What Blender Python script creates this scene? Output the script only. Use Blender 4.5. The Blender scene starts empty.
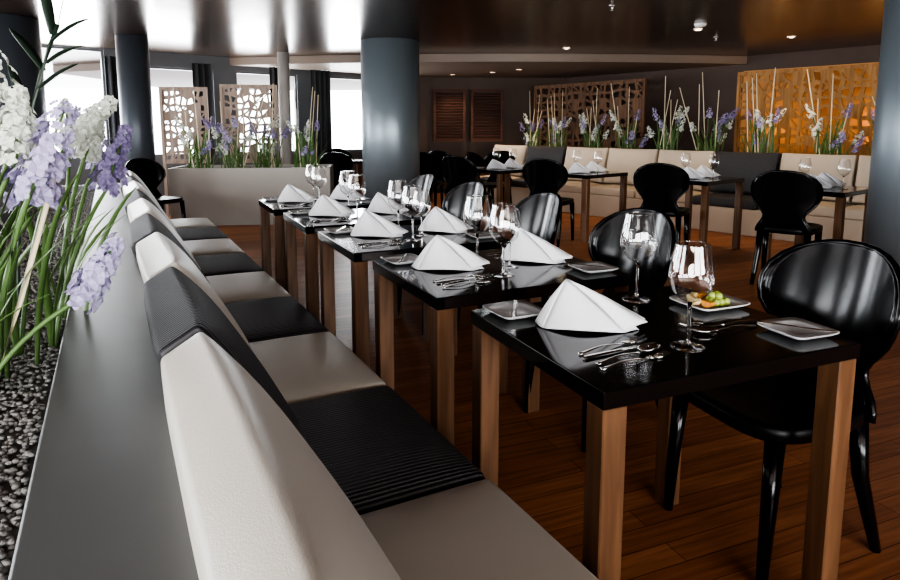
import bpy, bmesh, math, random
from mathutils import Vector, Matrix
random.seed(7)
SC=bpy.context.scene
COL=SC.collection
R=math.radians
# ---------------------------------------------------------------- materials
def newmat(name):
    m=bpy.data.materials.new(name); m.use_nodes=True
    nt=m.node_tree; b=nt.nodes['Principled BSDF']
    return m,nt,b
def P(name,col,rough=.5,metal=0.,bump=0.,bscale=50.,var=0.,vscale=5.,coat=0.,spec=.5,trans=0.,ior=1.45,sheen=0.,detail=3):
    m,nt,b=newmat(name)
    b.inputs['Base Color'].default_value=(*col,1)
    b.inputs['Roughness'].default_value=rough
    b.inputs['Metallic'].default_value=metal
    b.inputs['Specular IOR Level'].default_value=spec
    b.inputs['IOR'].default_value=ior
    b.inputs['Transmission Weight'].default_value=trans
    b.inputs['Coat Weight'].default_value=coat
    b.inputs['Coat Roughness'].default_value=.05
    b.inputs['Sheen Weight'].default_value=sheen
    tc=nt.nodes.new('ShaderNodeTexCoord')
    if var>0:
        n=nt.nodes.new('ShaderNodeTexNoise'); n.inputs['Scale'].default_value=vscale; n.inputs['Detail'].default_value=detail
        nt.links.new(tc.outputs['Object'],n.inputs['Vector'])
        r=nt.nodes.new('ShaderNodeMapRange'); r.inputs['To Min'].default_value=1-var; r.inputs['To Max'].default_value=1+var
        nt.links.new(n.outputs['Fac'],r.inputs['Value'])
        mx=nt.nodes.new('ShaderNodeVectorMath'); mx.operation='SCALE'
        mx.inputs[0].default_value=col
        nt.links.new(r.outputs['Result'],mx.inputs['Scale'])
        nt.links.new(mx.outputs['Vector'],b.inputs['Base Color'])
    if bump>0:
        n=nt.nodes.new('ShaderNodeTexNoise'); n.inputs['Scale'].default_value=bscale; n.inputs['Detail'].default_value=detail
        nt.links.new(tc.outputs['Object'],n.inputs['Vector'])
        bp=nt.nodes.new('ShaderNodeBump'); bp.inputs['Strength'].default_value=bump; bp.inputs['Distance'].default_value=.01
        nt.links.new(n.outputs['Fac'],bp.inputs['Height']); nt.links.new(bp.outputs['Normal'],b.inputs['Normal'])
    return m
def wood(name,c1,c2,rough=.35,axis='Z',scale=14,coat=.2):
    m,nt,b=newmat(name)
    tc=nt.nodes.new('ShaderNodeTexCoord'); mp=nt.nodes.new('ShaderNodeMapping')
    sc={'X':(.08,1,1),'Y':(1,.08,1),'Z':(1,1,.08)}[axis]; mp.inputs['Scale'].default_value=sc
    n=nt.nodes.new('ShaderNodeTexNoise'); n.inputs['Scale'].default_value=scale*3; n.inputs['Detail'].default_value=5; n.inputs['Distortion'].default_value=.6
    cr=nt.nodes.new('ShaderNodeValToRGB'); cr.color_ramp.elements[0].color=(*c1,1); cr.color_ramp.elements[1].color=(*c2,1)
    cr.color_ramp.elements[0].position=.3; cr.color_ramp.elements[1].position=.72
    nt.links.new(tc.outputs['Object'],mp.inputs['Vector']); nt.links.new(mp.outputs['Vector'],n.inputs['Vector'])
    nt.links.new(n.outputs['Fac'],cr.inputs['Fac']); nt.links.new(cr.outputs['Color'],b.inputs['Base Color'])
    b.inputs['Roughness'].default_value=rough; b.inputs['Coat Weight'].default_value=coat; b.inputs['Coat Roughness'].default_value=.1
    return m
def floor_mat():
    m,nt,b=newmat('floor_planks')
    tc=nt.nodes.new('ShaderNodeTexCoord'); mp=nt.nodes.new('ShaderNodeMapping'); mp.inputs['Rotation'].default_value=(0,0,R(-22))
    br=nt.nodes.new('ShaderNodeTexBrick'); br.inputs['Scale'].default_value=1; br.inputs['Brick Width'].default_value=1.3; br.inputs['Row Height'].default_value=.09
    br.inputs['Mortar Size'].default_value=.0014; br.inputs['Color1'].default_value=(.42,.17,.072,1); br.inputs['Color2'].default_value=(.28,.105,.045,1)
    br.inputs['Mortar'].default_value=(.05,.018,.008,1); br.offset=.37
    nt.links.new(tc.outputs['Object'],mp.inputs['Vector']); nt.links.new(mp.outputs['Vector'],br.inputs['Vector'])
    m2=nt.nodes.new('ShaderNodeMapping'); m2.inputs['Scale'].default_value=(1.2,22,1)
    nt.links.new(mp.outputs['Vector'],m2.inputs['Vector'])
    n=nt.nodes.new('ShaderNodeTexNoise'); n.inputs['Scale'].default_value=2.5; n.inputs['Detail'].default_value=6
    nt.links.new(m2.outputs['Vector'],n.inputs['Vector'])
    mr=nt.nodes.new('ShaderNodeMapRange'); mr.inputs['From Min'].default_value=.3; mr.inputs['From Max'].default_value=.7; mr.inputs['To Min'].default_value=.65; mr.inputs['To Max'].default_value=1.25
    nt.links.new(n.outputs['Fac'],mr.inputs['Value'])
    s=nt.nodes.new('ShaderNodeVectorMath'); s.operation='SCALE'
    nt.links.new(br.outputs['Color'],s.inputs[0]); nt.links.new(mr.outputs['Result'],s.inputs['Scale'])
    nt.links.new(s.outputs['Vector'],b.inputs['Base Color'])
    b.inputs['Roughness'].default_value=.38; b.inputs['Specular IOR Level'].default_value=.3; b.inputs['IOR'].default_value=1.35
    bp=nt.nodes.new('ShaderNodeBump'); bp.inputs['Strength'].default_value=.08; bp.inputs['Distance'].default_value=.002
    nt.links.new(br.outputs['Fac'],bp.inputs['Height']); bp.invert=True
    nt.links.new(bp.outputs['Normal'],b.inputs['Normal'])
    return m
def stripe_mat():
    m,nt,b=newmat('charcoal_ribbed_fabric')
    tc=nt.nodes.new('ShaderNodeTexCoord')
    w=nt.nodes.new('ShaderNodeTexWave'); w.bands_direction='Y'; w.inputs['Scale'].default_value=24; w.inputs['Distortion'].default_value=.15
    nt.links.new(tc.outputs['Object'],w.inputs['Vector'])
    cr=nt.nodes.new('ShaderNodeValToRGB'); cr.color_ramp.elements[0].color=(.006,.006,.008,1); cr.color_ramp.elements[1].color=(.075,.072,.08,1)
    nt.links.new(w.outputs['Fac'],cr.inputs['Fac']); nt.links.new(cr.outputs['Color'],b.inputs['Base Color'])
    bp=nt.nodes.new('ShaderNodeBump'); bp.inputs['Strength'].default_value=.7; bp.inputs['Distance'].default_value=.005
    nt.links.new(w.outputs['Fac'],bp.inputs['Height']); nt.links.new(bp.outputs['Normal'],b.inputs['Normal'])
    b.inputs['Roughness'].default_value=.6
    return m
def thin_glass():
    m=bpy.data.materials.new('thin_clear_glass'); m.use_nodes=True; nt=m.node_tree
    for n in list(nt.nodes): nt.nodes.remove(n)
    o=nt.nodes.new('ShaderNodeOutputMaterial'); t=nt.nodes.new('ShaderNodeBsdfTransparent'); g=nt.nodes.new('ShaderNodeBsdfGlossy'); mx=nt.nodes.new('ShaderNodeMixShader')
    t.inputs['Color'].default_value=(.98,.985,.99,1); g.inputs['Roughness'].default_value=.02; g.inputs['Color'].default_value=(1,1,1,1)
    lw=nt.nodes.new('ShaderNodeLayerWeight'); lw.inputs['Blend'].default_value=.30
    mr=nt.nodes.new('ShaderNodeMapRange'); mr.inputs['To Min'].default_value=.09; mr.inputs['To Max'].default_value=.9
    p=nt.nodes.new('ShaderNodeMath'); p.operation='POWER'; p.inputs[1].default_value=1.6
    nt.links.new(lw.outputs['Facing'],p.inputs[0]); nt.links.new(p.outputs[0],mr.inputs['Value']); nt.links.new(mr.outputs['Result'],mx.inputs['Fac'])
    nt.links.new(t.outputs[0],mx.inputs[1]); nt.links.new(g.outputs[0],mx.inputs[2]); nt.links.new(mx.outputs[0],o.inputs['Surface'])
    return m
def emit(name,col,s):
    m,nt,b=newmat(name); b.inputs['Emission Color'].default_value=(*col,1); b.inputs['Emission Strength'].default_value=s; b.inputs['Base Color'].default_value=(*col,1)
    return m
def ceil_mat():
    m,nt,b=newmat('ceiling_metal')
    tc=nt.nodes.new('ShaderNodeTexCoord'); mp=nt.nodes.new('ShaderNodeMapping'); mp.inputs['Rotation'].default_value=(0,0,R(-12))
    br=nt.nodes.new('ShaderNodeTexBrick'); br.inputs['Scale'].default_value=1; br.inputs['Brick Width'].default_value=3.2; br.inputs['Row Height'].default_value=1.3
    br.inputs['Mortar Size'].default_value=.006; br.inputs['Color1'].default_value=(.15,.105,.083,1); br.inputs['Color2'].default_value=(.13,.092,.072,1); br.inputs['Mortar'].default_value=(.04,.028,.022,1)
    nt.links.new(tc.outputs['Object'],mp.inputs['Vector']); nt.links.new(mp.outputs['Vector'],br.inputs['Vector']); nt.links.new(br.outputs['Color'],b.inputs['Base Color'])
    n=nt.nodes.new('ShaderNodeTexNoise'); n.inputs['Scale'].default_value=1.2; nt.links.new(tc.outputs['Object'],n.inputs['Vector'])
    bp=nt.nodes.new('ShaderNodeBump'); bp.inputs['Strength'].default_value=.12; bp.inputs['Distance'].default_value=.05
    nt.links.new(n.outputs['Fac'],bp.inputs['Height']); nt.links.new(bp.outputs['Normal'],b.inputs['Normal'])
    b.inputs['Metallic'].default_value=.75; b.inputs['Roughness'].default_value=.23; b.inputs['Specular IOR Level'].default_value=.3
    return m
M=dict(
 floor=floor_mat(), ceil=ceil_mat(), ceil2=P('beige_ceiling',(.22,.17,.135),.5),
 light=P('light_satin_fabric',(.55,.51,.445),.38,bump=.12,bscale=420,var=.05,vscale=5,sheen=.1),
 cream=P('cream_fabric',(.50,.42,.335),.7,bump=.2,bscale=250,var=.05),
 dark=stripe_mat(),
 black=P('black_gloss_top',(.004,.004,.005),.10,var=.1,vscale=3),
 plastic=P('black_gloss_plastic',(.003,.003,.004),.17,spec=.33),
 seatm=P('black_seat_plastic',(.004,.004,.005),.38,spec=.3),
 leg=wood('walnut_leg',(.10,.048,.024),(.225,.115,.058),.4,'Z',10,0),
 ledge=P('grey_ledge',(.155,.16,.162),.42,var=.14,vscale=3,bump=.05,bscale=8,spec=.4),
 steel=P('steel_blue_column',(.20,.235,.26),.38,metal=.45,var=.06,vscale=1.5),
 steeld=P('dark_steel_column',(.08,.093,.11),.42,metal=.3,var=.06,vscale=1.5),
 post=P('grey_post',(.36,.34,.32),.45),
 darkpanel=P('dark_panel',(.02,.02,.022),.4),
 wallb=P('dark_brown_wall',(.07,.043,.032),.6,var=.1),
 wallg=P('grey_wall',(.13,.14,.15),.6,var=.05),
 amber_glow=P('painted_amber_glow',(.48,.23,.07),.6,var=.45,vscale=2.5),  # warm lamplight on the wall, put into the base colour
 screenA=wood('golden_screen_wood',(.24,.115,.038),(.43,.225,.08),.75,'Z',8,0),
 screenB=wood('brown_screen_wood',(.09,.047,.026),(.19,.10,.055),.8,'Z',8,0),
 screenC=wood('mid_brown_screen_wood',(.24,.18,.145),(.38,.30,.25),.8,'Z',8,0),
 louvre=wood('red_louvre_wood',(.045,.017,.011),(.11,.042,.027),.8,'X',8,0),
 stone=P('planter_stone',(.39,.365,.33),.5,var=.06,vscale=4),
 napkin=P('white_linen',(.82,.83,.86),.8,bump=.08,bscale=300),
 glass=P('clear_glass',(1,1,1),.0,trans=1.,ior=1.45), tglass=thin_glass(),
 metal=P('polished_cutlery',(.88,.87,.85),.16,metal=1),
 dplate=P('silver_grey_glass_plate',(.50,.51,.52),.10,coat=.5),
 plate=P('white_porcelain',(.74,.74,.74),.15,coat=.4),
 pebble=P('pebbles',(.27,.265,.255),.8,var=.3,vscale=40,detail=1),
 soil=P('dark_soil',(.17,.165,.155),.9,var=.3,vscale=30),
 green=P('stem_green',(.10,.18,.055),.45,var=.35,vscale=10),
 leafd=P('dark_leaf',(.03,.05,.035),.35),
 cane=P('pale_cane',(.66,.58,.41),.5,var=.1),
 white_f=P('white_petals',(.62,.65,.58),.65,var=.15,vscale=40),
 lav_f=P('lavender_petals',(.41,.37,.55),.65,var=.25,vscale=40),
 pur_f=P('purple_petals',(.24,.20,.35),.65,var=.25,vscale=40),
 grape=P('green_grape',(.38,.47,.10),.25,coat=.3), orange=P('orange_fruit',(.75,.32,.06),.4), melon=P('melon_flesh',(.80,.62,.30),.45),
 frame=P('window_frame_grey',(.14,.145,.15),.4), chrome=P('trim_metal',(.6,.6,.6),.2,metal=1),
 wprof=P('white_plastic',(.75,.75,.73),.5), lamp=emit('lamp_glow',(1,.82,.6),14), curtain=P('grey_curtain',(.06,.064,.07),.85),
)
# ---------------------------------------------------------------- mesh builder
class MB:
    def __init__(s): s.v=[]; s.f=[]
    def add(s,vs,fs):
        o=len(s.v); s.v+= [tuple(v) for v in vs]; s.f+=[tuple(i+o for i in f) for f in fs]; return s
    def box(s,x0,x1,y0,y1,z0,z1):
        return s.add([(x0,y0,z0),(x1,y0,z0),(x1,y1,z0),(x0,y1,z0),(x0,y0,z1),(x1,y0,z1),(x1,y1,z1),(x0,y1,z1)],
          [(0,3,2,1),(4,5,6,7),(0,1,5,4),(1,2,6,5),(2,3,7,6),(3,0,4,7)])
    def lathe(s,prof,n=24,c=(0,0,0),closed=False,cap=True):
        vs=[];fs=[]
        for (r,z) in prof:
            for i in range(n):
                a=2*math.pi*i/n; vs.append((c[0]+r*math.cos(a),c[1]+r*math.sin(a),c[2]+z))
        k=len(prof)
        for j in range(k-1 if not closed else k):
            jn=(j+1)%k
            for i in range(n):
                i2=(i+1)%n; fs.append((j*n+i,j*n+i2,jn*n+i2,jn*n+i))
        if not closed and cap:
            fs.append(tuple(reversed(range(n)))); fs.append(tuple(range((k-1)*n,k*n)))
        return s.add(vs,fs)
    def tube(s,pts,rs,n=8,flat=1.0,up=(0,0,1)):
        pts=[Vector(p) for p in pts]; 
        if not hasattr(rs,'__len__'): rs=[rs]*len(pts)
        vs=[];fs=[]
        for j,p in enumerate(pts):
            t=(pts[min(j+1,len(pts)-1)]-pts[max(j-1,0)]).normalized()
            u=Vector(up)
            if abs(t.dot(u))>.95: u=Vector((1,0,0))
            a=t.cross(u).normalized(); b=a.cross(t).normalized()
            for i in range(n):
                an=2*math.pi*i/n+math.pi/n; vs.append(p+a*math.cos(an)*rs[j]+b*math.sin(an)*rs[j]*flat)
        for j in range(len(pts)-1):
            for i in range(n):
                i2=(i+1)%n; fs.append((j*n+i,j*n+i2,(j+1)*n+i2,(j+1)*n+i))
        fs.append(tuple(reversed(range(n)))); fs.append(tuple(range((len(pts)-1)*n,len(pts)*n)))
        return s.add(vs,fs)
    def ell(s,c,r,n=10,m=6,rot=None):
        vs=[];fs=[];c=Vector(c)
        for j in range(1,m):
            th=math.pi*j/m
            for i in range(n):
                a=2*math.pi*i/n; v=Vector((r[0]*math.sin(th)*math.cos(a),r[1]*math.sin(th)*math.sin(a),r[2]*math.cos(th)))
                if rot: v=rot@v
                vs.append(c+v)
        t=Vector((0,0,r[2])); b=Vector((0,0,-r[2]))
        if rot: t=rot@t;b=rot@b
        vs.append(c+t); vs.append(c+b); T=len(vs)-2;B=T+1
        for j in range(m-2):
            for i in range(n):
                i2=(i+1)%n; fs.append((j*n+i,(j+1)*n+i,(j+1)*n+i2,j*n+i2))
        for i in range(n):
            i2=(i+1)%n; fs.append((T,i,i2)); fs.append((B,(m-2)*n+i2,(m-2)*n+i))
        return s.add(vs,fs)
    def make(s,name,mat,parent=None,smooth=False,bevel=0,seg=2,label=None,loc=(0,0,0),rz=0,kind=None,ang=40):
        me=bpy.data.meshes.new(name); me.from_pydata(s.v,[],s.f); me.update()
        bm=bmesh.new(); bm.from_mesh(me); bmesh.ops.recalc_face_normals(bm,faces=bm.faces); bm.to_mesh(me); bm.free()
        me.materials.append(M[mat] if isinstance(mat,str) else mat)
        if smooth:
            for p in me.polygons: p.use_smooth=True
        o=bpy.data.objects.new(name,me); COL.objects.link(o)
        o.location=loc; o.rotation_euler=(0,0,rz)
        if parent: o.parent=parent
        if bevel:
            b=o.modifiers.new('Bevel','BEVEL'); b.width=bevel; b.segments=seg; b.limit_method='ANGLE'; b.angle_limit=R(ang)
            if seg>1 and not smooth:
                for p in me.polygons: p.use_smooth=True
                me.update(); b.harden_normals=True
        if label: o['label']=label
        if kind: o['kind']=kind
        return o
def top(o,label,cat,group=None,kind=None):
    o['label']=label; o['category']=cat
    if group: o['group']=group
    if kind: o['kind']=kind
    return o
def empty(name,loc=(0,0,0),rz=0,label='',cat='',group=None):
    o=bpy.data.objects.new(name,None); o.empty_display_size=.1; COL.objects.link(o); o.location=loc; o.rotation_euler=(0,0,rz)
    return top(o,label,cat,group)
def dup(o,loc,rz=0,scale=None,label=None,mat=None,rot=None):
    n=o.copy(); COL.objects.link(n); n.location=loc; n.rotation_euler=rot if rot else (0,0,rz)
    if scale is not None: n.scale=(scale,)*3 if not hasattr(scale,'__len__') else scale
    if label: n['label']=label
    for c in o.children:
        cc=c.copy(); cc.parent=n; COL.objects.link(cc)
        for d in c.children:
            dd=d.copy(); dd.parent=cc; COL.objects.link(dd)
    return n
def struct(o): o['kind']='structure'; return o
class Fr:  # planar local frame
    def __init__(s,o,a): s.o=o; s.a=R(a); s.ux=(math.cos(s.a),math.sin(s.a)); s.uy=(-math.sin(s.a),math.cos(s.a))
    def __call__(s,x,y,z=0): return (s.o[0]+x*s.ux[0]+y*s.uy[0], s.o[1]+x*s.ux[1]+y*s.uy[1], z)
BA=Fr((.106,1.478),27.8)     # window-side banquette: x across (+ to tables), y along
RB=Fr((2.65,5.2),40)        # second dining row
CH=2.35
# ---------------------------------------------------------------- room shell
struct(MB().box(-12,14,-6,18,-.1,0).make('floor','floor'))
struct(MB().box(-12,14,-6,18,CH,CH+.1).make('ceiling','ceil'))
mb=MB(); n=40; vs=[]
for i in range(n+1):
    x=-7+14*i/n; y=9.6+ .03*(x-1)**2
    vs+= [(x,y,2.23),(x,y,CH-.003),(x,17,CH-.003),(x,17,2.23)]
fs=[]
for i in range(n):
    a=i*4;b=a+4
    fs+=[(a,b,b+1,a+1),(a+1,b+1,b+2,a+2),(a+2,b+2,b+3,a+3),(a+3,b+3,b,a)]
fs+=[(0,1,2,3),(n*4,n*4+3,n*4+2,n*4+1)]
struct(mb.add(vs,fs).make('trim_1','ceil2'))
WN=[0]
def wall(name,p0,p1,mat,openings=(),sill=.9,head=2.1,th=.15,power=0,col=(.92,.96,1)):
    p0=Vector(p0);p1=Vector(p1);L=(p1-p0).length; a=math.atan2(p1.y-p0.y,p1.x-p0.x)
    mb=MB(); x=0
    for op in openings:
        o0,o1=op[:2]; hd=op[2] if len(op)>2 else head
        mb.box(x,o0,-th,0,0,CH); mb.box(o0,o1,-th,0,0,sill)
        if hd<CH-.01: mb.box(o0,o1,-th,0,hd,CH)
        x=o1
    mb.box(x,L,-th,0,0,CH)
    struct(mb.make(name,mat,loc=(p0.x,p0.y,0),rz=a))
    fr=Fr((p0.x,p0.y),math.degrees(a))
    for op in openings:
        o0,o1=op[:2]; hd=op[2] if len(op)>2 else head
        WN[0]+=1
        f=MB(); e=.03
        f.box(o0,o1,-.09,-.03,sill,sill+e).box(o0,o1,-.09,-.03,hd-e,hd).box(o0,o0+e,-.09,-.03,sill+e,hd-e).box(o1-e,o1,-.09,-.03,sill+e,hd-e)
        struct(f.make('window_%d'%WN[0],'frame',loc=(p0.x,p0.y,0),rz=a))
        if power:
            ld=bpy.data.lights.new('daylight','AREA'); ld.shape='RECTANGLE'; ld.size=o1-o0+.3; ld.size_y=hd-sill+.3
            ld.energy=power*(o1-o0)*(hd-sill); ld.color=col
            lo=bpy.data.objects.new('daylight',ld); COL.objects.link(lo)
            c=fr((o0+o1)/2,-th-.02,(sill+hd)/2); lo.location=c
            d=Vector((-math.sin(a),math.cos(a),0))
            lo.rotation_euler=d.to_track_quat('-Z','Z').to_euler()
wall('wall_window',(-.6,12.55),(-6.6,7.55),'wallg',[(1.1,2.15),(2.55,3.6),(3.95,5.05),(5.45,7.2,2.34)],sill=.85,head=2.15,power=44)
wall('wall_left',(-6.6,7.55),(-4.6,-4),'wallg',[(.5,3.2),(3.6,6.3),(6.7,9.4)],sill=.7,head=2.15,power=38,col=(.94,.97,1))
wall('wall_rear',(-4.6,-4),(8.7,-4),'wallb',[(1.,4.2),(4.6,7.4),(7.8,11.2)],sill=.8,head=2.15,power=44,col=(1,.98,.96))
wall('wall_side',(8.7,-4),(8.67,5.03),'wallb')
wall('wall_right',(8.67,5.03),(2.24,12.7),'wallb')
wall('wall_back',(2.24,12.7),(-.6,12.55),'wallb')
struct(MB().box(-.5,2.2,12.48,12.52,0,.1).make('baseboard_back','darkpanel'))
struct(MB().box(4.42,4.47,.0,2.45,.6,2.12).make('glow_panel','amber_glow',loc=RB(0,0),rz=RB.a))  # panel added behind the golden screen, its amber colour paints the warm glow
for i,(x0,x1) in enumerate([(-.32,.30),(.40,1.02)]):
    e=empty('louvre_shutter',(x0,12.44,1.0),0,'dark reddish-brown wooden louvre shutter on the back wall','shutter','louvre shutters on the back wall')
    w=x1-x0
    MB().box(0,.05,-.03,.03,0,1.0).box(w-.05,w,-.03,.03,0,1.0).box(.05,w-.05,-.03,.03,0,.05).box(.05,w-.05,-.03,.03,.95,1.0).make('frame','louvre',e)
    mb=MB()
    for k in range(17):
        z=.075+k*.052; mb.add([(.05,-.025,z-.012),(w-.05,-.025,z-.012),(w-.05,.02,z+.018),(.05,.02,z+.018),(.05,-.02,z-.018),(w-.05,-.02,z-.018),(w-.05,.025,z+.012),(.05,.025,z+.012)],[(0,1,2,3),(4,7,6,5),(0,4,5,1),(3,2,6,7),(0,3,7,4),(1,5,6,2)])
    mb.make('slats','louvre',e)
def column(x,y,r,label,mat='steel',h=CH):
    e=empty('column',(x,y,0),0,label,'column')
    o=MB().lathe([(r,0),(r,h-.002)],48).make('shaft',mat,e,smooth=True)
    for p in o.data.polygons:
        if len(p.vertices)>4: p.use_smooth=False
    MB().lathe([(r+.012,0),(r+.012,.09),(r+.002,.1)],48).make('base_ring','chrome',e)
    return e
column(-.76,8.3,.37,'thick round steel-blue column beside the dining tables')
column(3.42,4.45,.42,'thick round steel-blue column next to the far chairs')
column(-4.5,6.55,.36,'thick dark steel-blue column behind the flower planter','steeld')
column(-3.80,7.85,.18,'slim dark grey column by the windows','steeld')
column(-2.42,9.5,.085,'slender pale grey round post behind the stone planter','post')
def curtain(x,y,w,a,label):
    mb=MB(); vs=[];fs=[];n=60
    for i in range(n+1):
        t=i/n; xx=w*t; yy=.035*math.sin(t*w*70)
        vs+=[(xx,yy,.02),(xx,yy,2.22)]
    for i in range(n): fs.append((2*i,2*i+2,2*i+3,2*i+1))
    o=mb.add(vs,fs).make('curtain','curtain',loc=(x,y,0),rz=a,smooth=True); so=o.modifiers.new('s','SOLIDIFY'); so.thickness=.008
    top(o,label,'curtain','window curtains')
CU='dark grey pleated floor-length curtain by the window'
curtain(-4.62,8.75,.30,R(38),CU)
curtain(-3.82,9.7,.26,R(40),CU)
curtain(-2.85,10.3,.24,R(40),CU)
curtain(-2.3,10.8,.38,R(40),CU)
# ---------------------------------------------------------------- perforated screens
def screen(x,y,a,w,h,z,mat,label,seed,nx,nz,floor_gap):
    rnd=random.Random(seed)
    e=empty('perforated_screen',(x,y,z),a,label,'screen')
    f=.04
    MB().box(0,f,-.025,.025,0,h).box(w-f,w,-.025,.025,0,h).box(f,w-f,-.025,.025,0,f).box(f,w-f,-.025,.025,h-f,h).make('frame',mat,e)
    g={}
    for i in range(nx+1):
        for j in range(nz+1):
            jx=0 if i in(0,nx) else rnd.uniform(-.33,.33); jz=0 if j in(0,nz) else rnd.uniform(-.33,.33)
            g[i,j]=Vector((f+(w-2*f)*(i+jx)/nx,0,f+(h-2*f)*(j+jz)/nz))
    mb=MB()
    for i in range(nx):
        for j in range(nz):
            q=[g[i,j],g[i+1,j],g[i+1,j+1],g[i,j+1]]
            polys=[q]
            if rnd.random()<.25: polys=[[q[0],q[1],q[2]],[q[0],q[2],q[3]]]
            for p in polys:
                c=sum(p,Vector())/len(p); k=rnd.choice([.02,.45,.58,.64,.68]); n=len(p)
                inn=[c+(v-c)*k for v in p]
                mb.add(p+inn,[(m,(m+1)%n,n+(m+1)%n,n+m) for m in range(n)])
    o=mb.make('panel',mat,e); s=o.modifiers.new('s','SOLIDIFY'); s.thickness=.02; s.offset=0
    MB().box(0,.04,-.02,.02,-floor_gap,0).make('post',mat,e)
    MB().box(w-.04,w,-.02,.02,-floor_gap,0).make('post',mat,e)
    return e
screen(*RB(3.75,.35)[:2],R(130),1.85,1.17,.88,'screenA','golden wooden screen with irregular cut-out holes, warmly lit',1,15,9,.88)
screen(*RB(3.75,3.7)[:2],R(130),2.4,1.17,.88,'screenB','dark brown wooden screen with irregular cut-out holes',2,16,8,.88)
screen(-4.10,9.17,R(8),.65,1.08,.76,'screenC','small pale brown perforated wooden screen before the window',3,7,10,.76)
screen(-3.28,9.27,R(8),.80,1.12,.76,'screenC','small pale brown perforated wooden screen before the window',4,8,10,.76)
# ---------------------------------------------------------------- banquette A
bq=empty('banquette',BA(0,0),BA.a,'long built-in banquette base along the gravel planter','bench')
Y0,Y1=-1.9,5.2
MB().box(-.68,-.06,Y0,Y1,.08,.315).make('base','darkpanel',bq,bevel=.005)
MB().box(-.67,-.12,Y0,Y1,0,.08).make('plinth','darkpanel',bq)
MB().box(-.735,-.71,Y0,Y1,0,.738).make('back_panel','ledge',bq)
pl=empty('gravel_planter',BA(0,0),BA.a,'long grey planter trough with a broad grey ledge','planter')
MB().box(-.915,-.71,Y0,Y1+.05,.74,.775).make('ledge','ledge',pl,bevel=.006)
MB().box(-.91,-.74,Y0,Y1,0,.738).make('inner_wall','ledge',pl)
MB().box(-1.42,-1.36,Y0,Y1,0,.775).make('outer_wall','ledge',pl,bevel=.004)
MB().box(-1.36,-.91,Y1-.03,Y1,0,.77).make('end_wall','ledge',pl)
MB().box(-1.36,-.91,Y0,Y1-.04,.55,.717).make('soil','soil',pl)
mb=MB(); rnd=random.Random(3)
for i in range(15000):
    y=-.5+ (rnd.random()**2.1)*5.5; x=rnd.uniform(-1.34,-.93); r=rnd.uniform(.0035,.0065)
    rot=Matrix.Rotation(rnd.uniform(0,3),3,'Z')@Matrix.Rotation(rnd.uniform(-.5,.5),3,'X')
    mb.ell((x,y,.719+rnd.uniform(0,.007)),(r*1.25,r,r*.7),6,3,rot)
g=mb.make('gravel','pebble',None,smooth=True,loc=BA(0,0),rz=BA.a); top(g,'bed of small grey and white pebbles in the planter','gravel',kind='stuff')
def grid_solid(fn,n):
    vs=[];fs=[]
    for s in (0,1):
        for i in range(n+1):
            for j in range(n+1): vs.append(fn(s,-1+2*i/n,-1+2*j/n))
    N=(n+1)**2; I=lambda i,j,t=0: i*(n+1)+j+t*N
    for i in range(n):
        for j in range(n):
            fs.append((I(i,j,1),I(i+1,j,1),I(i+1,j+1,1),I(i,j+1,1))); fs.append((I(i,j),I(i,j+1),I(i+1,j+1),I(i+1,j)))
    for i in range(n):
        fs.append((I(i,0),I(i+1,0),I(i+1,0,1),I(i,0,1))); fs.append((I(i,n),I(i,n,1),I(i+1,n,1),I(i+1,n)))
        fs.append((I(0,i),I(0,i,1),I(0,i+1,1),I(0,i+1))); fs.append((I(n,i),I(n,i+1),I(n,i+1,1),I(n,i,1)))
    return MB().add(vs,fs)
def seat_mesh(w,d,z0,z1):
    return grid_solid(lambda s,u,v:(u*d/2,v*w/2,(z1-.022+.022*(1-u**4)*(1-v**4)) if s else z0),12)
def cushion_mesh(w,h,t,flat=.30,pw=.015,ph=.02):
    def fn(s,u,v):
        k=(1-abs(u)**3.4)*(1-abs(v)**3.4); th=t/2*(flat+(1-flat)*k**.7)
        pin=1-pw*(1-v*v)*(abs(u)**4); pin2=1-ph*(1-u*u)*(abs(v)**4)
        return ((1 if s else -1)*th,u*w/2*pin,h/2+v*h/2*pin2)
    return grid_solid(fn,22)
seatL=seat_mesh(.632,.63,.317,.45); cushL=cushion_mesh(.622,.475,.165,.55)
cushN=cushion_mesh(.80,.475,.165,.55)
tmpl={}; near=None
for k in range(-3,8):
    dk=(k%2==0); key='dark' if dk else 'light'
    lab=('charcoal finely ribbed square banquette seat cushion' if dk else 'light grey satin square banquette seat cushion')
    lab2=('charcoal finely ribbed back cushion leaning on the ledge' if dk else 'light grey satin plump back cushion leaning on the ledge')
    s=.64*k+.32
    if key not in tmpl:
        a=seatL.make('seat_cushion',key,None,smooth=True,bevel=.018,seg=3); b=cushL.make('back_cushion',key,None,smooth=True,bevel=.012,seg=3)
        tmpl[key]=(a,b)
    else:
        a=tmpl[key][0].copy(); COL.objects.link(a)
        b=None
        if k==-1: b=cushN.make('back_cushion',key,None,smooth=True,bevel=.012,seg=3)
        elif k>=0: b=tmpl[key][1].copy(); COL.objects.link(b)
    a.location=BA(-.328,s); a.rotation_euler=(0,0,BA.a); top(a,lab,'cushion','banquette seat cushions')
    if b is None: continue
    lean=R(-30.5+([0,1,-1,1,-.5,1,-1,.5][k%8] if k>=0 else 0)); sp=s
    if k==-3: sp=-.84-.32-.66
    if k==-2: sp=-.88-.36
    if k==-1: sp=s-.095
    b.location=BA(-.452,sp,.466)
    mt=Matrix.Rotation(BA.a+R([0,1,-1,.8,-.6,1,-1,.8][k%8] if k>=0 else 0),4,'Z')@Matrix.Rotation(lean,4,'Y')
    b.rotation_mode='XYZ'; b.rotation_euler=mt.to_euler()
    top(b,lab2,'cushion','banquette back cushions')
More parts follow.
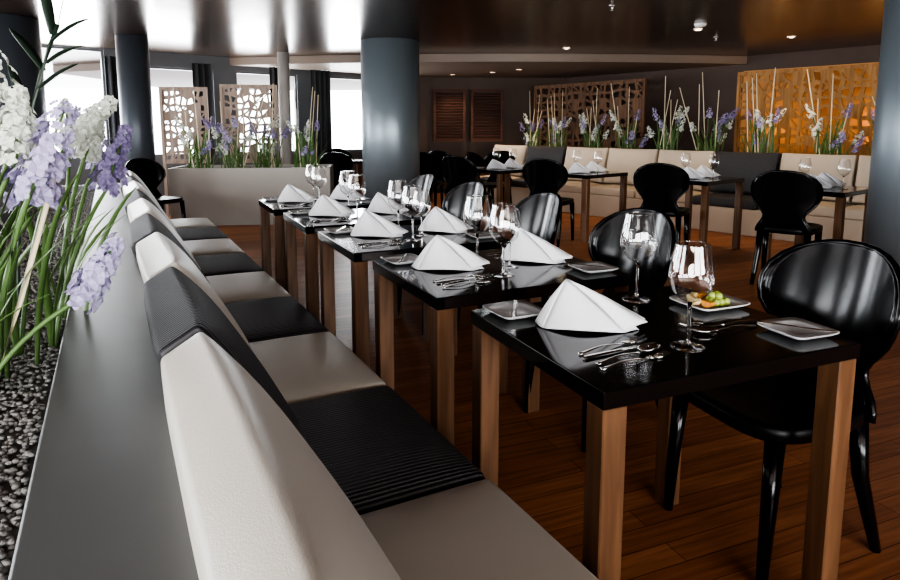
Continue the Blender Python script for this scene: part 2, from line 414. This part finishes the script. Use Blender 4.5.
# ---------------------------------------------------------------- tables
def make_table(w,d,loc,rz,label,group):
    e=empty('dining_table',loc,rz,label,'table',group)
    MB().box(-w/2,w/2,-d/2,d/2,.71,.75).make('tabletop','black',e,bevel=.003,seg=2)
    l=.06
    for sx in(-1,1):
        for sy in(-1,1):
            cx=sx*(w/2-l/2-.004); cy=sy*(d/2-l/2-.004)
            MB().box(cx-l/2,cx+l/2,cy-l/2,cy+l/2,0,.7095).make('leg','leg',e,bevel=.003,seg=1)
    return e
TA=[]
B1=(.305,1.21); ang=23; fu=(math.cos(R(ang)),math.sin(R(ang))); fw=(-fu[1],fu[0])
TW,TD=.76,.63
c0=(B1[0]+TW/2*fu[0]+TD/2*fw[0],B1[1]+TW/2*fu[1]+TD/2*fw[1])
lt='square black glossy dining table with walnut legs at the banquette'
for k in range(5):
    c=(c0[0]-.452*.8*k,c0[1]+.892*.8*k,0)
    rz=R(ang+ (2 if k else 0))
    if k==0: t0=make_table(TW,TD,c,rz,lt,'dining tables along the banquette'); t=t0
    else: t=dup(t0,c,rz)
    TA.append(Fr(c[:2],ang+(2 if k else 0)))
RBc=[(2.78,5.2),(2.10,6.25),(1.12,7.1),(.22,7.85)]
TBF=[]
for i,c in enumerate(RBc):
    q=(c[0]+.62*RB.ux[0],c[1]+.62*RB.ux[1],0)
    t=dup(t0,q,RB.a,label='square black glossy dining table with walnut legs'); t['group']='dining tables of the second row'
    TBF.append(Fr(q[:2],40))
# ---------------------------------------------------------------- chair
def make_chair(loc,rz,label,group):
    e=empty('dining_chair',loc,rz,label,'chair',group)
    n=40; out=[]
    for i in range(n):
        a=2*math.pi*i/n; c,s=math.cos(a),math.sin(a)
        x=math.copysign(abs(c)**.55,c); y=math.copysign(abs(s)**.6,s)
        w=.24-.03*(y+1)/2
        out.append((x*w,y*.22))
    mb=MB(); vs=[]; rings=[(.0,.450),(.5,.453),(.85,.463),(.96,.468),(1,.462),(1.0,.425),(.9,.416),(0.0,.414)]
    fs=[]
    for (r,z) in rings:
        rr=max(r,.02)
        for p in out: vs.append((p[0]*rr,p[1]*rr,z))
    for j in range(len(rings)-1):
        for i in range(n):
            i2=(i+1)%n; fs.append((j*n+i,j*n+i2,(j+1)*n+i2,(j+1)*n+i))
    fs.append(tuple(range(n))); fs.append(tuple(range((len(rings)-1)*n,len(rings)*n)))
    mb.add(vs,fs).make('seat','seatm',e,smooth=True)
    for sx in(-1,1):
        MB().tube([(sx*.19,-.165,.43),(sx*.197,-.18,.2),(sx*.20,-.19,0)],[.027,.021,.015],10).make('leg','plastic',e,smooth=True)
        MB().tube([(sx*.165,.17,.43),(sx*.172,.19,.25),(sx*.18,.235,.1),(sx*.185,.265,0)],[.027,.023,.019,.015],10).make('leg','plastic',e,smooth=True)
    prof=[(.425,.195),(.45,.192),(.48,.178),(.51,.158),(.54,.142),(.565,.140),(.59,.154),(.62,.182),(.655,.213),(.69,.232),(.73,.242),(.77,.242),(.81,.230),(.845,.203),(.872,.165),(.89,.125),(.902,.08),(.907,.03)]
    m=16; vs=[];fs=[]
    def pt(z,w,u):
        x=w*u; return (x,.205+.24*(z-.45)-1.5*x*x*min(1,max(.25,(z-.42)/.25)),z)
    for (z,w) in prof:
        for i in range(m+1): vs.append(pt(z,w,-1+2*i/m))
    for j in range(len(prof)-1):
        for i in range(m): fs.append((j*(m+1)+i,j*(m+1)+i+1,(j+1)*(m+1)+i+1,(j+1)*(m+1)+i))
    o=MB().add(vs,fs).make('backrest','plastic',e,smooth=True)
    so=o.modifiers.new('s','SOLIDIFY'); so.thickness=.018; so.offset=0
    rim=[pt(z,w,-1) for z,w in prof]+[pt(z,w,1) for z,w in reversed(prof)]
    MB().tube(rim,.0105,8,up=(0,1,0)).make('back_rim','plastic',e,smooth=True)
    return e
CL='glossy black balloon-back plastic dining chair'
ch0=None
for k,f in enumerate(TA):
    off=[(.50,.035),(.52,.08),(.56,.10),(.55,.08),(.56,.06)][k]
    loc=f(*off); rz=f.a-R(90)+R([-4,3,-3,4,0][k])
    if ch0 is None: ch0=make_chair(loc,rz,CL+' tucked at the table','dining chairs along the banquette tables')
    else: dup(ch0,loc,rz)
for i,c in enumerate(RBc):
    o=dup(ch0,(c[0],c[1],0),R([142,152,152,145][i]),scale=1.03,label=CL+' in the second row'); o['group']='dining chairs of the second row'
far=[(-1.0,9.5,200),(-.05,10.3,150),(-1.85,10.75,20),(.75,10.3,190),(-3.35,7.3,60),(-1.65,9.7,170),(-.35,9.6,170),(.55,9.3,60),(-.9,11.3,10)]
for i,(x,y,r) in enumerate(far):
    o=dup(ch0,(x,y,0),R(r),label=CL+(' by the end of the banquette' if i==4 else ' in the far dining area')); o['group']='chairs in the far dining area'
for (x,y) in [(-1.0,10.4),(-.1,11.3),(-1.75,10.3)]:
    o=dup(t0,(x,y,0),R(20),label='square black dining table in the far dining area'); o['group']='tables in the far dining area'
# ---------------------------------------------------------------- banquette B
b2=empty('banquette',RB(0,0),RB.a,'cream upholstered banquette along the flower planter','bench')
MB().box(2.12,2.78,-.9,6.2,.0,.31).make('base','cream',b2,bevel=.01)
MB().box(2.80,2.86,-.9,6.2,0,.80).make('back_panel','stone',b2)
seat2=seat_mesh(.80,.62,.312,.44); cush2=cushion_mesh(.80,.53,.17,.5); t2={}
for k,key in enumerate(['cream','cream','dark','cream','cream','cream','dark','cream']):
    y=-.55+.83*k+.40
    if key not in t2: a=seat2.make('seat_cushion',key,None,smooth=True,bevel=.018,seg=3); b=cush2.make('back_cushion',key,None,smooth=True,bevel=.01,seg=2); t2[key]=(a,b)
    else:
        a=t2[key][0].copy(); b=t2[key][1].copy(); COL.objects.link(a); COL.objects.link(b)
    cn='charcoal' if key=='dark' else 'cream'
    a.location=RB(2.44,y,0); a.rotation_euler=(0,0,RB.a); top(a,cn+' seat cushion on the second banquette','cushion','second banquette seat cushions')
    b.location=RB(2.58,y,.445); b.rotation_euler=(Matrix.Rotation(RB.a+R([1,-1,1,-1][k%4]),4,'Z')@Matrix.Rotation(R(14),4,'Y')).to_euler()
    top(b,cn+' back cushion on the second banquette','cushion','second banquette back cushions')
p2=empty('flower_planter',RB(0,0),RB.a,'low stone planter behind the cream banquette','planter')
MB().box(2.88,2.94,-1.2,6.2,0,.86).make('front_wall','stone',p2,bevel=.005)
MB().box(3.62,3.68,-1.2,6.2,0,.86).make('rear_wall','stone',p2,bevel=.005)
MB().box(2.94,3.62,-1.2,6.2,0,.70).make('soil','soil',p2)
PL=2.05
p3=empty('flower_planter',(-3.62,8.2,0),R(7),'pale stone planter box before the windows','planter')
MB().box(0,PL,0,.05,0,.75).make('front_wall','stone',p3,bevel=.005)
MB().box(0,PL,.75,.8,0,.75).make('rear_wall','stone',p3,bevel=.005)
MB().box(0,.05,.05,.75,0,.75).make('side_wall','stone',p3)
MB().box(PL-.05,PL,.05,.75,0,.75).make('side_wall','stone',p3)
MB().box(.05,PL-.05,.05,.75,0,.6).make('soil','soil',p3)
# ---------------------------------------------------------------- table settings
def make_napkin(name,var=0):
    mb=MB()
    def tri(A,B,C,n=14,bulge=.012,off=0,curl=0,foot=.0):
        A,B,C=map(Vector,(A,B,C)); nrm=(B-A).cross(C-A).normalized(); idx={}; v=[];f=[]
        for i in range(n+1):
            for j in range(n+1-i):
                a=i/n;b=j/n;c=1-a-b
                t=b/max(a+b,1e-4) if a+b>0 else 0
                hb=math.sin(math.pi*t); d=a+b
                p=A*c+B*a+C*b+nrm*(bulge*hb*d**.8+off*min(1,d*2)+curl*b*b+foot*d**4*math.sin(2*math.pi*t))
                p.z+=.008*math.sin(math.pi*d)*(.4+.6*hb)
                p.z=max(p.z,.0015); idx[i,j]=len(v); v.append(p)
        for i in range(n):
            for j in range(n-i):
                f.append((idx[i,j],idx[i+1,j],idx[i,j+1]))
                if j<n-i-1: f.append((idx[i+1,j],idx[i+1,j+1],idx[i,j+1]))
        mb.add(v,f)
    s=1+.06*var; dx=.012*var
    A=(-.045+dx,.0,.126); L=(-.120*s,.035,0); F=(-.108,-.030,0); Rr=(.138,-.040*s,0); B=(.095,.06,0)
    tri(A,L,F,bulge=.008)
    tri(A,F,(.100,-.062,0),bulge=.030,foot=.002)
    tri((A[0]+.003,0,.125),(.10,-.058,0),(.135,-.033,0),bulge=.004)
    tri((A[0]+.006,-.002,.124),(.092,-.058,0),(.156,-.022,.010),bulge=.014,off=.007,curl=.010)
    tri((A[0]+.010,.001,.119),(.105,-.033,0),(.158,.004,.012),bulge=.014,off=.006,curl=.008)
    tri((A[0]+.006,.004,.120),Rr,B,bulge=.010)
    tri((A[0]+.006,.004,.120),B,(-.095,.055,0),bulge=-.03)
    tri((A[0],.004,.122),(-.095,.055,0),(-.122*s,.03,0),bulge=.008)
    o=mb.make(name,'napkin',None,smooth=True); so=o.modifiers.new('s','SOLIDIFY'); so.thickness=.0026; so.offset=0
    return top(o,'white linen napkin folded into a standing tent','napkin','folded napkins on the tables')
def make_glass(loc):
    e=empty('wine_glass',loc,0,'large clear stemmed wine glass, empty','wine glass','wine glasses on the tables')
    prof=[(.0035,.106),(.012,.108),(.024,.114),(.036,.125),(.045,.139),(.0495,.155),(.0500,.168),(.048,.186),(.0445,.205),(.040,.225),(.0375,.240)]
    MB().lathe(prof,32,cap=False).make('bowl','tglass',e,smooth=True)
    MB().lathe([(.0375,.2393),(.0388,.2402),(.0375,.2413),(.0362,.2402)],32,closed=True).make('rim','glass',e,smooth=True)
    MB().lathe([(.0050,.004),(.0042,.02),(.0038,.05),(.0040,.085),(.0060,.1055)],12).make('stem','glass',e,smooth=True)
    MB().lathe([(.038,0),(.039,.0014),(.032,.003),(.012,.005),(.005,.0085)],28).make('foot','glass',e,smooth=True)
    return e
def make_fork():
    mb=MB(); pts=[];rs=[]
    for i in range(14):
        t=i/13; x=-.1+.14*t; pts.append((x,0,.003+.006*math.sin(t*3.1)**2)); rs.append(.0062-.0035*math.sin(t*2.2) if t<.95 else .0035)
    mb.tube(pts,rs,8,flat=.35)
    mb.tube([(.035,0,.005),(.045,0,.004),(.06,0,.003)],[.003,.009,.011],8,flat=.18)
    for k in range(4):
        y=-.0085+.0057*k; mb.tube([(.057,y,.003),(.08,y,.0035),(.1,y,.008)],[.0019,.0017,.0009],6,flat=.7)
    o=mb.make('fork','metal',None,smooth=True); return top(o,'polished steel dinner fork lying on the table','fork','cutlery')
def make_spoon():
    mb=MB(); pts=[];rs=[]
    for i in range(14):
        t=i/13; x=-.1+.14*t; pts.append((x,0,.003+.006*math.sin(t*3.1)**2)); rs.append(.0062-.0035*math.sin(t*2.2))
    mb.tube(pts,rs,8,flat=.35)
    vs=[];fs=[];n=20;m=5
    for q,(ra,rb,zo) in enumerate([(.034,.0205,.0015),(.033,.0195,.0028)]):
        for j in range(m+1):
            r=j/m
            for i in range(n):
                a=2*math.pi*i/n; vs.append((.068+ra*r*math.cos(a),rb*r*math.sin(a)*(1-.15*math.cos(a)),zo+.008*r*r))
    N=(m+1)*n
    for j in range(m):
        for i in range(n):
            i2=(i+1)%n; fs.append((j*n+i,j*n+i2,(j+1)*n+i2,(j+1)*n+i)); fs.append((N+j*n+i,N+(j+1)*n+i,N+(j+1)*n+i2,N+j*n+i2))
    for i in range(n): fs.append((m*n+i,m*n+(i+1)%n,N+m*n+(i+1)%n,N+m*n+i))
    mb.add(vs,fs); o=mb.make('spoon','metal',None,smooth=True); return top(o,'polished steel table spoon lying on the table','spoon','cutlery')
def make_knife():
    mb=MB(); mb.tube([(-.11,0,.004),(-.09,0,.004),(-.03,0,.004),(.0,0,.0035)],[.006,.0065,.005,.0045],8,flat=.55)
    prof=[(0,-.005),(.06,-.008),(.095,-.007),(.115,.001),(.11,.005),(0,.005)]
    vs=[(x,y,.0025) for x,y in prof]+[(x,y,.004) for x,y in prof]; n=len(prof)
    mb.add(vs,[tuple(range(n)),tuple(range(n,2*n))]+[(i,(i+1)%n,n+(i+1)%n,n+i) for i in range(n)])
    o=mb.make('knife','metal',None,smooth=False); return top(o,'polished steel table knife lying on the table','knife','cutlery')
def plate_mesh(w,d):
    vs=[];fs=[]; rings=[(0.02,.004),(.68,.004),(.80,.009),(1,.017),(1,.014),(.8,.005),(.66,0),(.02,0)]
    n=40
    for r,z in rings:
        for i in range(n):
            a=2*math.pi*i/n; c,s=math.cos(a),math.sin(a); p=.28
            vs.append((math.copysign(abs(c)**p,c)*r*w/2,math.copysign(abs(s)**p,s)*r*d/2,z))
    for j in range(len(rings)-1):
        for i in range(n):
            i2=(i+1)%n; fs.append((j*n+i,j*n+i2,(j+1)*n+i2,(j+1)*n+i))
    fs.append(tuple(range(n))); fs.append(tuple(range((len(rings)-1)*n,len(rings)*n)))
    return MB().add(vs,fs)
TZ=.7505
nap0=make_napkin('napkin'); nap1=make_napkin('napkin',1); gl0=make_glass((0,0,0)); fk0=make_fork(); sp0=make_spoon(); kn0=make_knife()
pl0=plate_mesh(.145,.145).make('side_plate','dplate',None,smooth=True); top(pl0,'small square silvery side plate','plate','side plates')
used=set()
def put(o,f,x,y,z=TZ,rz=0,scale=None,label=None):
    loc=f(x,y,z)
    if o.name in used: return dup(o,loc,f.a+rz,scale,label)
    used.add(o.name); o.location=loc; o.rotation_euler=(0,0,f.a+rz)
    if scale: o.scale=(scale,)*3
    if label: o['label']=label
    return o
for k,f in enumerate(TA):
    j=lambda a: random.uniform(-a,a)
    put(nap0 if k%2==0 else nap1,f,-.165+j(.01),.065,rz=R(-20)+j(.12))
    put(fk0,f,-.205,-.105,rz=R(8)+j(.02)); put(kn0,f,-.20,-.137,rz=R(6)+j(.02)); put(sp0,f,-.205,-.172,rz=R(9)+j(.02)); 
    if k<3: put(fk0,f,-.215,-.208,rz=R(6)+j(.02))
    put(pl0,f,-.285,.225,rz=R(3)); put(kn0,f,-.285,.225,TZ+.0145,rz=R(60),scale=.8,label='small steel butter knife on the side plate')
    if k>0: put(nap1 if k%2==0 else nap0,f,.19,.05,rz=R(-35)+j(.2))
    if k>0: put(fk0,f,.20,.19,rz=R(184)); put(kn0,f,.20,.225,rz=R(180))
    put(pl0,f,.295,-.205,rz=R(-3)); put(kn0,f,.295,-.205,TZ+.0145,rz=R(-50),scale=.8,label='small steel butter knife on the side plate')
    if k==0:
        put(gl0,f,-.035,-.175,scale=1.04); put(gl0,f,.13,.215,scale=1.10)
    else:
        put(gl0,f,-.04,-.13,scale=1.05); put(gl0,f,-.03,.09,scale=1.08)
        if k<3: put(gl0,f,.05,-.02,scale=.9)
f=TA[0]
FX,FY=.285,.08
sq=plate_mesh(.185,.16).make('fruit_plate','plate',None,smooth=True,loc=f(FX,FY,TZ),rz=f.a+R(0)); top(sq,'rectangular white plate holding cut fruit','plate')
put(fk0,f,.16,-.055,rz=R(176)); put(kn0,f,.17,-.085,rz=R(178)); put(sp0,f,.15,-.115,rz=R(176))
gr=None
for i,(x,y,z) in enumerate([(.0,.0,0),(.02,.003,0),(.04,.0,0),(.010,.020,0),(.030,.022,0),(.009,.007,.015),(.029,.010,.015),(.049,.017,0),(.018,-.019,0),(.038,-.019,0),(-.002,-.02,0),(.019,-.008,.016),(.048,.036,0)]):
    loc=f(FX+x,FY-.01+y,TZ+.015+z)
    if gr is None: gr=MB().ell((0,0,0),(.0105,.0105,.0115),12,8).make('grape','grape',None,smooth=True,loc=loc); top(gr,'green grape on the fruit plate','grape','grapes on the fruit plate')
    else: dup(gr,loc,0)
def wedge(name,mat,loc,rz,r,label,cat,tilt=0):
    n=14; vs=[];fs=[]
    for s in(-1,1):
        w=.010*s
        vs.append((0,w*.3,r*.9))
        for i in range(n+1):
            a=math.pi*(1+i/n); vs.append((r*math.cos(a),w,r+r*math.sin(a)))
    K=n+2
    for q in(0,1):
        fs+= [(q*K,q*K+1+i,q*K+2+i) for i in range(n)]
    for i in range(n): fs.append((1+i,2+i,K+2+i,K+1+i))
    fs+=[(0,1,K+1,K),(0,K,K+n+1,n+1)]
    o=MB().add(vs,fs).make(name,mat,None,loc=loc,rz=rz,bevel=.002); o.rotation_euler=(tilt,0,rz); top(o,label,cat,'cut fruit on the plate')
wedge('melon_slice','melon',f(FX-.052,FY+.005,TZ+.006),f.a+R(70),.026,'pale melon slice on the fruit plate','melon')
wedge('melon_slice','melon',f(FX-.030,FY+.037,TZ+.006),f.a+R(30),.024,'pale melon slice on the fruit plate','melon')
wedge('orange_slice','orange',f(FX+.01,FY+.045,TZ+.006),f.a+R(10),.021,'orange slice on the fruit plate','orange')
wedge('orange_slice','orange',f(FX-.034,FY-.030,TZ+.006),f.a+R(100),.019,'orange slice on the fruit plate','orange')
for k,f in enumerate(TBF):
    put(nap0,f,-.14,0,rz=R(-40)); put(nap1,f,.17,.02,rz=R(-50)); put(gl0,f,.0,.14); put(gl0,f,-.02,-.18)
    put(pl0,f,-.28,.2,rz=0)
# ---------------------------------------------------------------- flowers
def basis(d):
    d=Vector(d).normalized(); u=Vector((0,0,1)) if abs(d.z)<.9 else Vector((1,0,0)); a=d.cross(u).normalized(); return d,a,d.cross(a)
def bez(p0,p1,p2,n):
    p0,p1,p2=map(Vector,(p0,p1,p2)); return [p0*(1-t)**2+p1*2*t*(1-t)+p2*t*t for t in [i/n for i in range(n+1)]]
def petals(mb,c,d,size,rnd,k=5):
    d,a,b=basis(d); ph=rnd.uniform(0,6)
    for i in range(k):
        an=ph+2*math.pi*i/k; r=a*math.cos(an)+b*math.sin(an); s=d.cross(r)
        t=c+r*size*rnd.uniform(.85,1.1)+d*size*.25; m=c+r*size*.6+d*size*.32
        mb.add([c,m+s*size*.40,t+s*size*.12,t-s*size*.12,m-s*size*.40],[(0,1,2,3,4)])
def blossom_head(mb,base,d,L,rad,rnd,n,size):
    d,a,b=basis(d)
    for i in range(n):
        t=(i+rnd.random())/n; an=i*2.4+rnd.uniform(-.5,.5); r=rad*(1-.6*t*t)*rnd.uniform(.4,1.25)
        o=a*math.cos(an)+b*math.sin(an); c=Vector(base)+d*L*t+o*r
        petals(mb,c,o+d*rnd.uniform(-.1,.9),size*(1-.45*t)*rnd.uniform(.65,1.2),rnd)
def blade(mb,p0,p1,p2,w,n=8):
    pts=bez(p0,p1,p2,n); t=(Vector(p2)-Vector(p0)); s=t.cross(Vector((0,0,1)))
    s=s.normalized() if s.length>1e-4 else Vector((1,0,0))
    vs=[];fs=[]
    for i,p in enumerate(pts):
        k=w*math.sin(math.pi*min(1,.12+.88*i/n))**.6+.0005; vs+=[p-s*k,p+Vector((0,0,-.15*k)),p+s*k]
    for i in range(n): fs+=[(3*i,3*i+1,3*i+4,3*i+3),(3*i+1,3*i+2,3*i+5,3*i+4)]
    mb.add(vs,fs)
def flower(root,head,dirv,L,rad,mat,lab,rnd,size=.013,n=70):
    e=empty('flower_spike',root,0,lab,'flower','artificial flowers in the gravel planter')
    h=Vector(head)-Vector(root); mid=Vector((h.x*.25,h.y*.25,h.z*.6)); d=Vector(dirv).normalized()
    MB().tube([tuple(p) for p in bez((0,0,-.03),mid,h,10)]+[tuple(h+d*L*.9)],[.0055]*10+[.0045,.002],7).make('stem','green',e,smooth=True)
    mb=MB(); blossom_head(mb,h,d,L,rad,rnd,n,size); o=mb.make('blossoms',mat,e)
    for k in range(2):
        mb=MB(); a=rnd.uniform(0,6.28); r=rnd.uniform(.08,.2); hh=rnd.uniform(.2,.42)
        blade(mb,(0,0,-.02),(r*.2*math.cos(a),r*.2*math.sin(a),hh*.7),(r*math.cos(a)+h.x*.4,r*math.sin(a)+h.y*.4,hh),rnd.uniform(.007,.011)); o=mb.make('leaf','green',e,smooth=True)
        s=o.modifiers.new('s','SOLIDIFY'); s.thickness=.001
    return e
rnd=random.Random(11); GZ=.715
WL='white delphinium-like flower spike on a green stem'; LL='lavender delphinium-like flower spike on a green stem'; PL_='muted purple flower spike on a green stem'
fl=[((-.98,1.20),(-.935,1.35,1.19),(-.05,0,1),.24,.045,'white_f',WL),
    ((-1.0,1.22),(-.88,1.30,1.20),(.1,0,1),.15,.036,'white_f',WL),
    ((-.97,1.30),(-.855,1.30,1.14),(.45,0,.9),.20,.040,'lav_f',LL),
    ((-1.02,1.25),(-.89,1.38,1.10),(.0,.1,1),.18,.036,'lav_f',LL),
    ((-1.05,1.5),(-.96,1.62,1.24),(.55,.1,.5),.15,.028,'white_f',WL),
    ((-1.02,1.6),(-.98,1.72,1.19),(.3,.1,.8),.13,.026,'white_f',WL),
    ((-1.0,1.55),(-.93,1.72,1.10),(.3,.1,.9),.18,.030,'pur_f',PL_),
    ((-.96,1.22),(-.785,1.32,.91),(.5,.15,.8),.15,.026,'lav_f',LL),
    ((-1.1,1.35),(-1.0,1.5,1.10),(0,0,1),.18,.032,'pur_f',PL_),
    ((-1.1,1.2),(-.99,1.32,1.03),(-.2,0,1),.2,.038,'white_f',WL),
    ((-1.12,1.8),(-1.10,1.98,1.15),(0,.1,1),.17,.03,'lav_f',LL),
    ((-1.2,1.95),(-1.24,2.1,1.2),(-.1,.1,1),.16,.03,'white_f',WL)]
for (r,h,d,L,rad,mt,lab) in fl: flower((r[0],r[1],GZ),h,d,L,rad,mt,lab,rnd,size=.022,n=64)
for i in range(16):
    x=-.95-rnd.uniform(0,.2); y=1.05+rnd.uniform(0,.65)
    mb=MB(); h=rnd.uniform(.3,.55); lx=rnd.uniform(-.05,.2); ly=rnd.uniform(-.1,.25)
    blade(mb,(0,0,-.02),(lx*.2,ly*.2,h*.7),(lx,ly,h),rnd.uniform(.006,.012),12)
    o=mb.make('grass_blade','green',None,smooth=True,loc=(x,y,GZ)); s=o.modifiers.new('s','SOLIDIFY'); s.thickness=.0012
    top(o,'long arching green leaf blade in the gravel planter','leaf','grass blades in the gravel planter')
o=MB().tube([(0,0,-.03),(.07,.03,.2),(.14,.07,.46)],[.006,.0055,.005],8).make('cane','cane',None,smooth=True,loc=(-.96,1.26,GZ)); top(o,'pale cut cane standing among the flowers','cane')
e=empty('foliage_stem',(-1.25,1.80,GZ),0,'tall dark stem with pointed bird-like leaves','plant')
MB().tube([tuple(p) for p in bez((0,0,-.03),(0,.02,.5),(.12,.1,.85),10)],.006,7).make('stem','leafd',e,smooth=True)
for (p,q,w) in [((.10,.09,.80),(.2,.12,.87),.012),((.11,.09,.82),(.08,.1,1.0),.012),((.08,.08,.72),(-.02,.1,.84),.012),((.06,.07,.66),(.17,.1,.74),.014),((.12,.1,.85),(.15,.12,.98),.01),((.05,.05,.58),(.0,.05,.74),.014),((.09,.08,.74),(.19,.1,.79),.013)]:
    mb=MB(); p=Vector(p);q=Vector(q); blade(mb,p,(p+q)/2+Vector((0,0,.02)),q,w*1.5); o=mb.make('leaf','leafd',e,smooth=True); s=o.modifiers.new('s','SOLIDIFY'); s.thickness=.002
def arrangement(loc,rz,seed,label,group):
    rnd=random.Random(seed); e=empty('flower_arrangement',loc,rz,label,'flowers',group)
    st=MB(); lf=MB(); cn=MB(); W=MB(); Lv=MB(); Pu=MB()
    for i in range(9):
        y0=rnd.uniform(-.15,.15); x0=rnd.uniform(-.1,.1); h=rnd.uniform(.26,.72)
        p=Vector((x0+rnd.uniform(-.12,.12),y0+rnd.uniform(-.2,.2),h)); st.tube([tuple(q) for q in bez((x0,y0,-.02),(x0+(p.x-x0)*.3,y0+(p.y-y0)*.3,h*.6),p,5)],.006,5)
        m=rnd.choice([W,W,Lv,Pu])
        blossom_head(m,p,(p.x-x0,p.y-y0,.25),rnd.uniform(.12,.20),.038,rnd,22,.028)
    for i in range(32):
        y0=rnd.uniform(-.17,.17); a=rnd.uniform(0,6.28); r=rnd.uniform(.05,.28); h=rnd.uniform(.25,.75)
        blade(lf,(rnd.uniform(-.06,.06),y0,-.02),(r*.25*math.cos(a),y0+r*.25*math.sin(a),h*.8),(r*math.cos(a),y0+r*math.sin(a),h),.009,6)
    for i in range(4):
        y0=rnd.uniform(-.15,.15); h=rnd.uniform(.85,1.35)
        cn.tube([(rnd.uniform(-.05,.05),y0,-.02),(rnd.uniform(-.12,.12),y0+rnd.uniform(-.4,.4),h)],[.008,.005],6)
    st.make('stems','green',e); lf.make('leaves','green',e); cn.make('canes','cane',e)
    for m,nm,mt in ((W,'white_blossoms','white_f'),(Lv,'lavender_blossoms','lav_f'),(Pu,'purple_blossoms','pur_f')):
        if m.v: m.make(nm,mt,e)
    return e
AL='loose arrangement of white, lavender and purple flowers with pale canes'; AG='flower arrangements in the planter'
ar=[arrangement(RB(3.27,[.1,.78,1.6,2.35,3.0][i],.70),RB.a,[21,22,23,24,35][i],AL,AG) for i in range(5)]
for i,y in enumerate([3.7,4.35,5.1,5.7,-.6]): dup(ar[(i*3+1)%5],RB(3.27,y,.70),RB.a+(math.pi if i%2 else 0),scale=random.uniform(.9,1.05))
for i,x in enumerate([.3,.75,1.2,1.7]):
    fr=Fr((-3.62,8.2),7); o=dup(ar[(i*2+1)%5],fr(x,.38,.60),R(97)+(math.pi if i%2 else 0),scale=.95,label='clump of lavender and white flowers in the stone planter'); o['group']='flower clumps in the stone planter'
# ---------------------------------------------------------------- ceiling fixtures
def downlight(x,y,z,en=6,r=.045):
    e=empty('downlight',(x,y,z),0,'small round recessed ceiling downlight, lit warm','ceiling light','ceiling downlights')
    MB().lathe([(r,-.001),(r*1.3,-.004),(r*1.35,-.012),(r*1.05,-.014),(r,-.006)],24,closed=True).make('trim_ring','chrome',e,smooth=True)
    MB().lathe([(r*.98,-.002),(r*.98,-.005)],24).make('bulb','lamp',e)
    if en:
        ld=bpy.data.lights.new('lamp','SPOT'); ld.energy=en*3; ld.color=(1,.75,.5); ld.spot_size=R(110); ld.spot_blend=.6; ld.shadow_soft_size=.05
        lo=bpy.data.objects.new('lamp',ld); COL.objects.link(lo); lo.location=(x,y,z-.03)
for (x,y,z) in [(.05,12.0,2.23),(.75,11.5,2.23),(1.15,10.9,2.23),(2.75,7.3,CH),(4.1,7.9,CH),(1.6,9.0,CH)]: downlight(x,y,z,9)
o=MB().lathe([(.06,0),(.064,-.012),(.05,-.03),(.025,-.042),(.001,-.044)],28).make('smoke_detector','wprof',None,smooth=True,loc=(2.62,6.9,CH-.001)); top(o,'white round smoke detector on the ceiling','smoke detector')
for (x,y) in [(1.45,5.9),(3.2,7.9)]:
    e=empty('ceiling_sprinkler',(x,y,CH),0,'small metal sprinkler head under the ceiling','sprinkler','ceiling sprinklers')
    MB().lathe([(.035,0),(.035,-.006),(.012,-.012),(.010,-.04),(.022,-.042),(.022,-.046),(.001,-.046)],18).make('head','chrome',e,smooth=True)
# ---------------------------------------------------------------- extra lights
def light(kind,loc,en,col,size=.1):
    ld=bpy.data.lights.new('lamp',kind); ld.energy=en; ld.color=col; ld.shadow_soft_size=size
    lo=bpy.data.objects.new('lamp',ld); COL.objects.link(lo); lo.location=loc
    return lo
light('POINT',RB(4.15,.6,1.3),5.5,(1,.6,.25),.12); light('POINT',RB(4.15,1.9,1.3),4,(1,.6,.25),.12)
# ---------------------------------------------------------------- world
w=bpy.data.worlds.new('World'); SC.world=w; w.use_nodes=True
bg=w.node_tree.nodes['Background']; bg.inputs['Color'].default_value=(.9,.95,1,1); bg.inputs['Strength'].default_value=5
# ---------------------------------------------------------------- camera
cd=bpy.data.cameras.new('Camera'); cam=bpy.data.objects.new('Camera',cd); COL.objects.link(cam)
cd.sensor_width=36; cd.lens=640/900*36; cd.shift_y=-77/900; cd.clip_start=.02
cam.location=(0,0,1.27); cam.rotation_euler=(R(90-7.6),0,0)
SC.camera=cam
try:
    SC.view_settings.view_transform='AgX'; SC.view_settings.look='AgX - High Contrast'; SC.view_settings.exposure=.7
except Exception as ex: print(ex)
